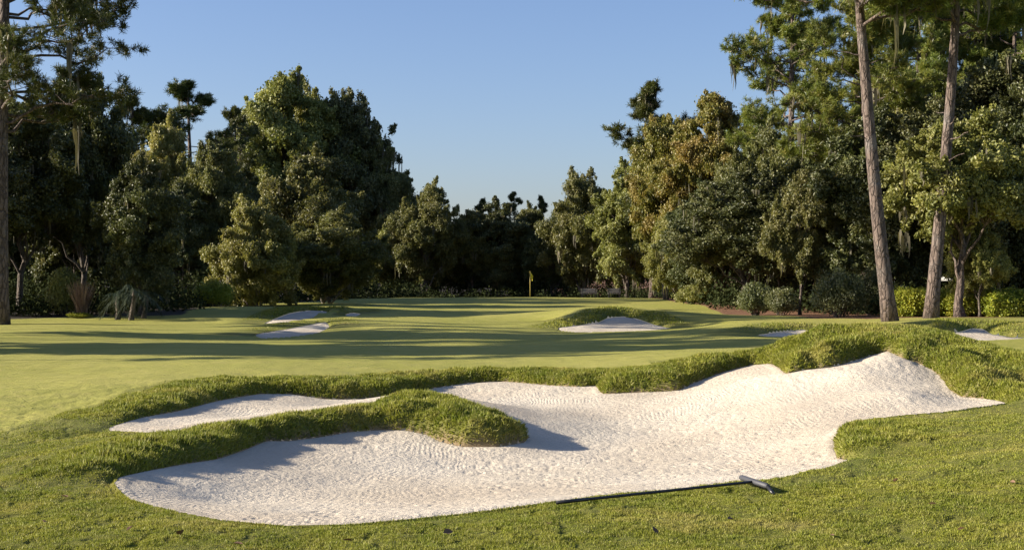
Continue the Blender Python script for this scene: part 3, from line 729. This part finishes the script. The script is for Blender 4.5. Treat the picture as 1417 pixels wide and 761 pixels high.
# great oak group
T(A3, 400, 165, 112, 84, 'great mossy oak with the highest crown left of the green', 'oak_light')
T(A1, 482, 168, 133, 72, 'rounded oak shouldering the right side of the great mossy oak')
T(A1, 362, 170, 165, 70, 'lower left shoulder of the great mossy oak group, dark rounded crown')
T(A2, 440, 172, 128, 70, 'oak between the great mossy oak and its rounded neighbour, fine leafed top', 'oak_light')
T(A4, 350, 88, 268, 64, 'pale bushy tree with leaves down to the ground, beside the shaded bunkers', 'oak_light').location.z -= .9
T(A2, 455, 92, 278, 76, 'broad low tree with dry tips right of the pale bushy tree', 'oak').location.z -= .7
T(A2, 432, 150, 215, 78, 'mid green tree filling the wall of leaves under the great mossy oak', 'oak')
T(A5, 530, 166, 205, 45, 'narrow mossy tree at the right flank of the oak group', 'oak')
# centre
T(A2, 590, 146, 256, 52, 'tree with wispy bare twigs on top, left end of the low centre treeline', 'oak')
T(A4, 548, 158, 318, 50, 'low rounded tree at the left back corner of the green')
T(A6, 655, 150, 300, 48, 'many stemmed tree behind the green, left of the flag', 'oak')
T(A5, 690, 150, 282, 50, 'treetop directly above the flag')
place(N2, 668, 172, 276, 30, 'small distant pine top, left of the two above the flag', 'pine tree', 'pines standing above the woods', 'needle_dark')
place(N1, 712, 170, 268, 28, 'small distant pine top, middle one above the flag', 'pine tree', 'pines standing above the woods', 'needle_dark')
place(N2, 748, 168, 272, 26, 'small distant pine top, right one above the flag', 'pine tree', 'pines standing above the woods', 'needle_dark')
T(A1, 650, 153, 308, 44, 'low dense tree between the many stemmed tree and the treetop above the flag')
T(A2, 768, 148, 292, 42, 'grey green tree left of the silvery oak, moss near the ground')
T(A2, 738, 152, 288, 42, 'grey green tree just right of the flag', 'oak')
T(A4, 805, 145, 250, 58, 'silvery green oak draped with moss low over the back of the green', 'oak')
T(A5, 868, 138, 232, 50, 'leafy oak between the silvery oak and the orange tinted tree', 'oak_light')
T(A6, 620, 152, 345, 38, 'low shrub like tree at the back of the green')
# right of centre
place(N2, 902, 128, 116, 80, 'pine with a leaning dark crown rising behind the orange tinted tree', 'pine tree', 'pines standing above the woods', 'needle_dark')
T(A1, 922, 114, 168, 66, 'tall tree with orange tinted autumn leaves right of the leaning pine', 'autumn')
T(A3, 985, 106, 140, 70, 'tree with yellowing autumn top, highest of the autumn pair', 'autumn')
T(A4, 935, 104, 300, 42, 'pale leafy lower tree at the right shoulder of the green', 'oak_light')
T(A5, 1000, 90, 235, 52, 'mossy oak with a thin forked stem left of the round shrubs', 'oak')
T(A2, 1052, 88, 178, 62, 'broad oak under the tall open pine', 'oak')
T(A6, 1107, 70, 250, 55, 'slim oak with a straight sunlit stem beside the mulch bed', 'oak')
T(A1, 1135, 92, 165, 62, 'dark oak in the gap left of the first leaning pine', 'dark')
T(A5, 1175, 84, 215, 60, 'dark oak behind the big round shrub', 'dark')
# right side
T(A3, 1255, 76, 150, 62, 'sunlit oak behind and between the two leaning pines', 'oak_light')
T(A2, 1330, 70, 190, 62, 'bright leafed oak behind the hedge, right of the second leaning pine', 'oak_light')
T(A4, 1400, 72, 120, 62, 'tall sunlit oak filling the right edge above the hedge', 'oak_light')
T(A3, 1372, 86, 62, 78, 'dark crowned oak high in the upper right corner', 'oak')
T(A1, 1290, 92, 95, 72, 'dark oak high behind the two leaning pines', 'oak')
T(A5, 1470, 76, 90, 85, 'oak cut by the right edge of the picture', 'oak')
T(A1, 1220, 100, 110, 60, 'shaded oak behind the bright hanging pine boughs', 'dark')
# near and named pines
PG = 'tall pines at the edges of the hole'
p = pine(41, 26, 5.3, .31, (.012, 0), .34, 60, 20, 64, .28, 40, .5, 6, sweep=.1, w=.02)
place(p, 1, 62, None, None, 'tall pine with grey trunk on the left edge, boughs reaching over the sky', 'pine tree', PG, 'needle_dark', rot=0)
p = pine(42, 21, 5.0, .53, (-.105, 0), .28, 50, 19, 64, .28, 30, .5, 3, w=.02, curve=-.25)
place(p, 1236, 55, None, None, 'left of the two tall leaning pines, bending left, in front of the hedge', 'pine tree', PG, rot=0)
p = pine(43, 21, 5.0, .53, (.068, 0), .265, 50, 19, 64, .28, 30, .5, 4, w=.02, curve=-.1)
place(p, 1290, 57, None, None, 'right of the two tall leaning pines, bending right, at the end of the hedge', 'pine tree', PG, rot=0)
p = pine(44, 22, 4.9, .40, (.004, 0), .30, 60, 17, 52, .30, 26, .35, 3, w=.024)
place(p, 1096, 97, -40, None, 'tall open pine with tiered boughs and sky between them, left of the leaning pines', 'pine tree', PG, rot=1)
p = pine(45, 18, 4.6, .30, (.0, 0), .26, 54, 18, 60, .28, 14, .35, 2, w=.022)
p45 = p
place(p, 1196, 72, -10, None, 'bright green pine with low bushy boughs behind the left leaning pine', 'pine tree', PG, rot=.4)
place(p45, 1268, 82, -45, None, 'green pine filling the sky between the two leaning pines', 'pine tree', PG, rot=2.4)
place(p45, 1352, 84, -30, None, 'green pine behind the right leaning pine, upper right', 'pine tree', PG, rot=4.1)
p = broadleaf(46, 9.5, 3.6, .36, 15, 300, .095, 'oak_light', 24, trunk_r=.23)
for c in p.children:
    if c.name.startswith('trunk'): c.data.materials[0] = M['pine_bark']
place(p, 1329, 59, 170, None, 'oak with a stout straight reddish trunk standing in front of the hedge', 'tree', TG, rot=2)
p = pine(47, 22, 4.4, .60, (.01, 0), .26, 28, 13, 50, .30, 10, .5, 2, w=.024)
place(p, 1408, 80, -60, None, 'pine with a thin dark trunk against the sky in the top right corner', 'pine tree', PG, rot=2)
T(A6, 1356, 60, 318, 48, 'small crooked oak with a thin dark forked stem in front of the hedge', 'oak_light', 1.)
# pines off to the left whose shadows stripe the fairway
SG = 'trees left of the view whose shadows stripe the fairway'
for i, (x, y, sc) in enumerate([(-23, 36.5, .5), (-24, 39.5, .72), (-22, 43.5, .65), (-31, 41, .92), (-25, 47.0, .85), (-35, 44, .98), (-26, 58.5, .5), (-25, 51.5, .7), (-40, 47.5, 1.05), (-31, 50, .8), (-23, 55.5, .55)]):
    src = (N1, N2, N1, A3)[i % 4]; o = copy_tree(src); o.location = (x, y, gz(x, y)); o.rotation_euler = (0, 0, i * 1.3)
    o.scale = (sc * .78, sc * .78, sc); tag(o, 'tall tree standing just outside the left edge of the view', 'tree', SG)
# deep wood fill: rows behind the front row
k = 0
DG = 'trees deep in the woods behind the front row'
for row, (dy, step, hh) in enumerate([(14, 62, .80), (30, 56, .86), (50, 60, .9)]):
    for px in np.arange(-330 + row * 20, 1760, step):
        pxj = px + rng.uniform(-14, 14); yl = float(np.interp(pxj, LINE[:, 0], LINE[:, 1])) + dy + rng.uniform(-3, 3)
        if 640 < pxj < 800: yl += 14
        if pxj < 660: yl = max(yl, 112 if pxj < 330 else 172)
        x = (pxj - CX) / F * yl
        top = np.interp(pxj, [-400, 40, 120, 200, 330, 400, 480, 540, 565, 600, 640, 700, 760, 800, 860, 900, 980, 1040, 1060, 1160, 1200, 1300, 1400, 1800],
                        [60, 165, 165, 215, 205, 190, 190, 245, 305, 325, 335, 328, 318, 300, 270, 235, 215, 235, 235, 215, 150, 100, 80, 20]) + rng.uniform(5, 45)
        src = (A3, A5, A1, A2)[k % 4]; k += 1; o = copy_tree(src); z = gz(x, yl); h = CH - (top - CY) * yl / F - z
        sz = h / src['_H']; s = max(sz, .75) * rng.uniform(.85, 1.05); o.location = (x, yl, z); o.scale = (s, s, sz); o.rotation_euler = (0, 0, rng.uniform(0, 6.28))
        for c in o.children:
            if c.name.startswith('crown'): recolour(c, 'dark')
        tag(o, 'dark broadleaf tree deep in the shaded wood, mostly hidden behind the front row', 'tree', DG)

# ------------------------------------------------------------------ undergrowth along the foot of the woods
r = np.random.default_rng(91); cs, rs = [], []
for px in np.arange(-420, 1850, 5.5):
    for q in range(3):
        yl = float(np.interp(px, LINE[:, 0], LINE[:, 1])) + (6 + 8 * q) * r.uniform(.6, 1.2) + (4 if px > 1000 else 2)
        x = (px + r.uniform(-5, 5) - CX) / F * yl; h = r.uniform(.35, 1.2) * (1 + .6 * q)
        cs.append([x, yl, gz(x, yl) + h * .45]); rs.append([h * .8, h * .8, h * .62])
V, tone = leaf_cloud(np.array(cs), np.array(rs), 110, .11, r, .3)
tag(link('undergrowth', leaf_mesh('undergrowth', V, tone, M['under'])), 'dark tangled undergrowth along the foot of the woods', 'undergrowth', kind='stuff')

# ------------------------------------------------------------------ shrubs and hedge
SH = 'shrubs at the edge of the woods'
s1 = shrub(61, 2.4, 1.55, 260, .062, 'bush', n=70)
place(s1, 1162, 64, 374, 37, 'big round grey green shrub, sunlit on its left, beside the mulch bed', 'shrub', SH)
place(s1, 1207, 67, 372, 30, 'dark round shrub in shade, close behind the big sunlit shrub', 'shrub', SH, mat='dark')
s2 = shrub(62, 1.9, 1.1, 240, .065, 'bush', n=54)
place(s2, 1045, 70, 388, 25, 'upright green shrub, left of the pair at the foot of the broad oak', 'shrub', SH)
place(s2, 1081, 69, 396, 23, 'rounded green shrub, right of the pair, beside the sunlit stem', 'shrub', SH, rot=2)
place(s2, 1247, 66, 392, 20, 'small pale shrub between the left leaning pine and the hedge', 'shrub', SH, rot=4)
place(s1, 296, 80, 388, 30, 'bright yellow green bush at the foot of the pale bushy tree', 'shrub', SH, mat='hedge')
place(s2, 88, 71, 366, 24, 'upright yellowish shrub left of the bare reddish shrub', 'shrub', SH, mat='oak_light')
place(s2, 560, 140, 398, 22, 'low dark bush at the left back of the green', 'shrub', SH, mat='dark', rot=1)
place(s2, 958, 92, 392, 24, 'pale leafy bush on the right shoulder of the green', 'shrub', SH, mat='oak_light', rot=1)
place(s2, 110, 68, 432, 16, 'very low green mound of leaves below the bare reddish shrub', 'shrub', SH, mat='hedge', rot=3)
HG = 'clipped hedge lengths beside the pines'
for i, (px, Yh, bx, top, lab) in enumerate([(1278, 62, 1.3, 403, 'first clipped hedge length, left end, beside the right leaning pine'), (1322, 62.6, 1.2, 404, 'second clipped hedge length, behind the reddish pine trunk'),
                                            (1368, 62, 1.25, 403, 'third clipped hedge length, right of the thin forked stem'), (1344, 61.5, 1.1, 404, 'short hedge length between the reddish trunk and the thin forked stem'), (1408, 60, 1.1, 404, 'nearest clipped hedge length, at the right edge, its top bright yellow green'), (1462, 60, 1.3, 405, 'last hedge length, cut off by the right edge of the picture')]):
    h = shrub(70 + i, 1.35, 1, 300, .055, 'hedge', 'hedge', 130, (bx * 1.12, .8))
    place(h, px, Yh, top, None, lab, 'hedge', HG, rot=.05 * i)
    h.scale = (1, 1, h.scale[2])

# bare reddish shrub: a spray of twigs
r = np.random.default_rng(5); Vs, T_ = [], []
for i in range(420):
    a = r.uniform(0, 2 * PI); sp = r.uniform(0, .55); L = r.uniform(.9, 1.7); b0 = np.array([r.normal(0, .1), r.normal(0, .1), r.uniform(0, .3)])
    e = b0 + np.array([math.cos(a) * sp, math.sin(a) * sp, 1]) * L; s = np.cross(e - b0, rand_dirs(r, 1)[0]); s = s / np.linalg.norm(s) * .011
    m_ = b0 * .5 + e * .5 + r.normal(0, .04, 3)
    Vs += [b0 - s, b0 + s, m_ + s, m_ - s, m_ - s, m_ + s, e + s * .4, e - s * .4]; T_ += [r.uniform()] * 8
o = link('bare_shrub', leaf_mesh('bare_shrub', np.array(Vs), np.array(T_), M['twig']))
x = (113 - CX) / F * 69; o.location = (x, 69, gz(x, 69)); o.scale = (.95,) * 3
tag(o, 'bare shrub of upright reddish twigs in the shade of the left wood', 'shrub', SH)

# cabbage palms in deep shade
def palm(seed, Ht):
    r = np.random.default_rng(seed); root = bpy.data.objects.new('palm', None); COL.objects.link(root); t = Geo()
    t.tube(bend([0, 0, -.1], [r.normal(0, .1), 0, Ht], r, 6, 0, .05), [.2, .17, .16, .16, .17, .15], 9)
    link('trunk', t.mesh('palm_trunk', M['bark']), root)
    for i in range(20):
        a = r.uniform(0, 2 * PI); el = r.uniform(-.6, 1.1); V, F_ = [], []; L = r.uniform(1., 1.4)
        s = np.linspace(0, 1, 7); hx = np.cos(el) * s * L; hz = np.sin(el) * s * L - .55 * s ** 2 * L
        c = np.stack([hx * math.cos(a), hx * math.sin(a), Ht + hz], 1)
        Vs = []
        for j in range(26):
            k = r.uniform(.35, 1); p0 = np.array([np.interp(k, s, c[:, m]) for m in range(3)]); b = a + r.uniform(-1.1, 1.1) * 1.0
            e = p0 + np.array([math.cos(b), math.sin(b), -r.uniform(.3, 1.3)]) * r.uniform(.35, .6); w = np.array([-math.sin(b), math.cos(b), 0]) * .022
            Vs += [p0 - w, p0 + w, e + w * .2, e - w * .2]
        for j in range(6):
            w = np.array([-math.sin(a), math.cos(a), 0]) * .02; Vs += [c[j] - w, c[j] + w, c[j + 1] + w, c[j + 1] - w]
        link('frond', leaf_mesh('frond', np.array(Vs), np.full(len(Vs), r.uniform()), M['frond']), root)
    return root
for i, (px, Yp, h, lab) in enumerate([(163, 66.5, 1.5, 'left of the three drooping palms in deep shade under the left wood'), (182, 66, 1.9, 'middle drooping palm in deep shade under the left wood'), (199, 67.5, 1.5, 'right of the three drooping palms in deep shade under the left wood')]):
    o = palm(200 + i, h); x = (px - CX) / F * Yp; o.location = (x, Yp, gz(x, Yp)); o.scale = (.72,) * 3; tag(o, lab, 'palm', 'palms in the shade')

# ------------------------------------------------------------------ flagstick
Yf = 121.; xf = (733.5 - CX) / F * Yf; zf = gz(xf, Yf)
root = link('flagstick', None, None, (xf, Yf, zf)); tag(root, 'golf flagstick with a hanging yellow flag on the green', 'flagstick')
t = Geo(); t.tube([[0, 0, -.1], [0, 0, 1.2], [0, 0, 2.2]], [.022, .020, .016], 8); t.tube([[0, 0, 2.2], [0, 0, 2.24]], [.03, .02], 8)
link('pole', t.mesh('pole', M['cream']), root)
V, Fc = [], []; nu, nv = 9, 9
for i in range(nu):
    for j in range(nv):
        u, v = i / (nu - 1), j / (nv - 1)      # limp cloth: falls in folds from the pole
        V.append([.018 + u * .26 * (1 - .35 * v), .05 * math.sin(u * 9 + v * 2) * u, 2.17 - v * .40 - u * .34 + .05 * u * math.sin(v * 5)])
for i in range(nu - 1):
    for j in range(nv - 1): Fc.append([i * nv + j, (i + 1) * nv + j, (i + 1) * nv + j + 1, i * nv + j + 1])
fl = link('flag', np_mesh('flag', V, Fc, [M['yellow']], smooth=True), root); sm = fl.modifiers.new('s', 'SOLIDIFY'); sm.thickness = .004

# ------------------------------------------------------------------ bunker rake lying on the grass
def on(px, py): 
    Y_ = 2.2 * F / (py - CY)
    for _ in range(12):
        x = (px - CX) / F * Y_; z = gz(x, Y_); Y_ = .5 * Y_ + .5 * (CH - z) * F / (py - CY)
    return np.array([x, Y_, z])
a = on(770, 700); b = on(1046, 674.5); h0 = on(1022, 669); h1 = on(1066, 684)
mid = (h0 + h1) / 2; root = link('bunker_rake', None, None, tuple(mid)); tag(root, 'long black bunker rake with a grey roller head lying on the grass beside the sand', 'rake')
axis = (h1 - h0); axis /= np.linalg.norm(axis); hl = .30
c0, c1 = -axis * hl * .95, axis * hl * .95; up = np.array([0, 0, .075])
hd = (a - mid); t = Geo(); n = 14; s = np.linspace(0, 1, n)[:, None]; pts = up * (1 - s) + (hd + [0, 0, .035]) * s
wp = pts + mid; pts[:, 2] = np.maximum(pts[:, 2], Hg(wp[:, 0], wp[:, 1]) + .028 - mid[2])
t.tube(pts, .0145, 10); t.tube(pts[-3:], .018, 10)
link('handle', t.mesh('handle', M['black']), root)
t = Geo(); t.tube([c0 + up, c0 * .97 + up, c1 * .97 + up, c1 + up], [.018, .028, .028, .018], 14)
t.tube([c0 * 1.04 + up, c0 * .96 + up], [.024, .024], 12); t.tube([c1 * .96 + up, c1 * 1.06 + up], [.024, .024], 12)
link('head', t.mesh('head', M['grey']), root)
t = Geo(); down = np.cross(axis, [0, 0, 1.]); down /= np.linalg.norm(down)
for k in np.linspace(-.92, .92, 15): t.tube([axis * hl * k + up, axis * hl * k + up * .2 - down * .045 - [0, 0, .004]], [.009, .005], 6)
link('teeth', t.mesh('teeth', M['black']), root)
t = Geo(); e = axis * hl; t.tube([e + up * .9, e * 1.25 + up * .45, e * 1.42 + up * .2], [.02, .02, .014], 8)
link('end_bracket', t.mesh('end_bracket', M['black']), root)

# ------------------------------------------------------------------ fallen leaves
r = np.random.default_rng(17); M['dead'] = plain('dead_leaf', (.16, .09, .05), .8)
lv = np.array([[0, -.045, .004], [-.022, -.012, .016], [-.026, .018, .018], [0, .05, .008], [.026, .016, .020], [.022, -.014, .014], [0, 0, .002]])
proto_leaf = bpy.data.meshes.new('fallen_leaf'); proto_leaf.from_pydata(lv.tolist(), [], [[6, 0, 1], [6, 1, 2], [6, 2, 3], [6, 3, 4], [6, 4, 5], [6, 5, 0]]); proto_leaf.materials.append(M['dead'])
for px, py in [(1012, 724), (1385, 655), (1402, 668), (250, 742), (90, 690), (180, 735), (620, 741), (905, 735), (1150, 745), (1290, 700), (1240, 668), (60, 725), (480, 752), (760, 728), (1090, 712), (30, 660), (330, 755), (1330, 735)]:
    p_ = on(px, py); o = link('fallen_leaf', proto_leaf, None, (p_[0], p_[1], float(Hfast(p_[:1], p_[1:2])[0]) + .022)); q = r.uniform(.7, 1.25)
    o.rotation_euler = (r.normal(0, .3), r.normal(0, .3), r.uniform(0, 6.28)); o.scale = (q, q, q); tag(o, 'small dry brown leaf lying on the rough grass in the foreground', 'leaf', 'fallen leaves in the foreground grass')

# ------------------------------------------------------------------ benches behind the green, house and shelter behind the right trees
def box(g, c, s):
    x, y, z = c; a, b, d = s[0] / 2, s[1] / 2, s[2] / 2
    V = [[x + i * a, y + j * b, z + k * d] for k in (-1, 1) for j in (-1, 1) for i in (-1, 1)]
    g.add(V, [[0, 2, 3, 1], [4, 5, 7, 6], [0, 1, 5, 4], [2, 6, 7, 3], [0, 4, 6, 2], [1, 3, 7, 5]])
def bench(px, Yb, w, lab):
    x = (px - CX) / F * Yb; root = link('bench', None, None, (x, Yb, gz(x, Yb))); tag(root, lab, 'bench', 'benches beyond the green')
    g_ = Geo()
    for k in range(4): box(g_, (0, -.18 + .12 * k, .45), (w, .10, .04))
    link('seat', g_.mesh('seat', M['wood'], False), root)
    g_ = Geo()
    for k in range(3): box(g_, (0, .26 + .02 * k, .60 + .13 * k), (w, .03, .10))
    link('backrest', g_.mesh('backrest', M['wood'], False), root)
    for sx_ in (-1, 1):
        g_ = Geo(); box(g_, (sx_ * w * .42, -.15, .215), (.06, .06, .43)); box(g_, (sx_ * w * .42, .27, .45), (.06, .05, .90)); box(g_, (sx_ * w * .42, .06, .40), (.055, .36, .04))
        link('leg', g_.mesh('leg', M['iron'], False), root)
bench(815, 133, 1.5, 'pale bench under the hanging moss behind the green, left of the two'); bench(850, 131, 1.2, 'pale bench behind the green, right of the two')

Yh = 96; xh = (1400 - CX) / F * Yh; root = link('house', None, None, (xh, Yh, gz(xh, Yh))); tag(root, 'pale blue grey house glimpsed between trunks behind the hedge', 'house')
g_ = Geo(); box(g_, (0, 3, 1.6), (13, 6, 3.2)); link('wall', g_.mesh('wall', M['wall'], False), root)
g_ = Geo(); V = [[-7.2, -.7, 3.2], [7.2, -.7, 3.2], [7.2, 6.7, 3.2], [-7.2, 6.7, 3.2], [-7.2, 3, 5.2], [7.2, 3, 5.2]]
g_.add(V, [[0, 1, 5, 4], [2, 3, 4, 5], [0, 3, 2, 1]]); g_.tri = [np.array([[0, 4, 3], [1, 2, 5]])]; link('roof', g_.mesh('roof', M['roof'], False), root)
for xx in (-4.5, -1.5, 1.5, 4.5):
    g_ = Geo(); box(g_, (xx, -.02, 1.7), (1.2, .08, 1.5)); w_ = link('window', g_.mesh('window', M['shade'], False), root)
    g_ = Geo(); box(g_, (xx, -.05, 1.7), (1.0, .06, 1.3)); link('pane', g_.mesh('pane', M['glass'], False), w_)
Yu = 74; xu = (1318 - CX) / F * Yu; root = link('parasol', None, None, (xu, Yu, gz(xu, Yu))); tag(root, 'pale parasol seen between the leaning pine and the reddish trunk', 'parasol')
g_ = Geo(); g_.tube([[0, 0, -.1], [0, 0, 2.7]], [.03, .03], 8); link('pole', g_.mesh('pole', M['shade']), root)
zt = CH - (378 - CY) * Yu / F - gz(xu, Yu); V = [[0, 0, zt]] + [[1.35 * math.cos(a_), 1.35 * math.sin(a_), zt - .38] for a_ in np.linspace(0, 2 * PI, 8, endpoint=False)]
me = bpy.data.meshes.new('canopy'); me.from_pydata(V, [], [[0, 1 + i, 1 + (i + 1) % 8] for i in range(8)]); me.materials.append(M['shade'])
c_ = link('canopy', me, root); c_.modifiers.new('s', 'SOLIDIFY').thickness = .02

# ------------------------------------------------------------------ sky, sun, camera
SUN_EL, SUN_AZ = math.radians(21), math.radians(-93)      # azimuth from +Y towards +X: the sun stands to the left, a little beyond
w = bpy.data.worlds.new('World'); scene.world = w; w.use_nodes = True
nt = w.node_tree; nt.nodes.clear(); nd, ln = nt.nodes, nt.links
sky = nd.new('ShaderNodeTexSky'); sky.sky_type = 'NISHITA'; sky.sun_disc = False; sky.sun_elevation = SUN_EL; sky.sun_rotation = SUN_AZ
sky.air_density = 1.; sky.dust_density = 1.; sky.ozone_density = 4.
bg = nd.new('ShaderNodeBackground'); bg.inputs[1].default_value = .068
o = nd.new('ShaderNodeOutputWorld'); ln.new(mixc(nd, ln, 1., sky.outputs[0], (1.06, .97, 1.06), 'MULTIPLY'), bg.inputs[0]); ln.new(bg.outputs[0], o.inputs[0])
sd = bpy.data.lights.new('sun', 'SUN'); sd.energy = 5.; sd.angle = math.radians(.5); sd.color = (1, .90, .76)
so = link('sun', sd); tosun = Vector((math.cos(SUN_EL) * math.sin(SUN_AZ), math.cos(SUN_EL) * math.cos(SUN_AZ), math.sin(SUN_EL)))
so.rotation_euler = tosun.to_track_quat('Z', 'Y').to_euler()
cam = bpy.data.cameras.new('camera'); co_ = link('camera', cam); co_.location = (0, 0, CH); co_.rotation_euler = (PI / 2, 0, 0)
cam.sensor_width = 36; cam.lens = F / 1417 * 36; cam.clip_start = .1; cam.clip_end = 3000
scene.camera = co_
vs = scene.view_settings; vs.view_transform = 'Standard'; vs.look = 'None'; vs.exposure = 1.25; vs.gamma = 1; vs.use_curve_mapping = False
scene.cycles.max_bounces = 6; scene.cycles.transparent_max_bounces = 4
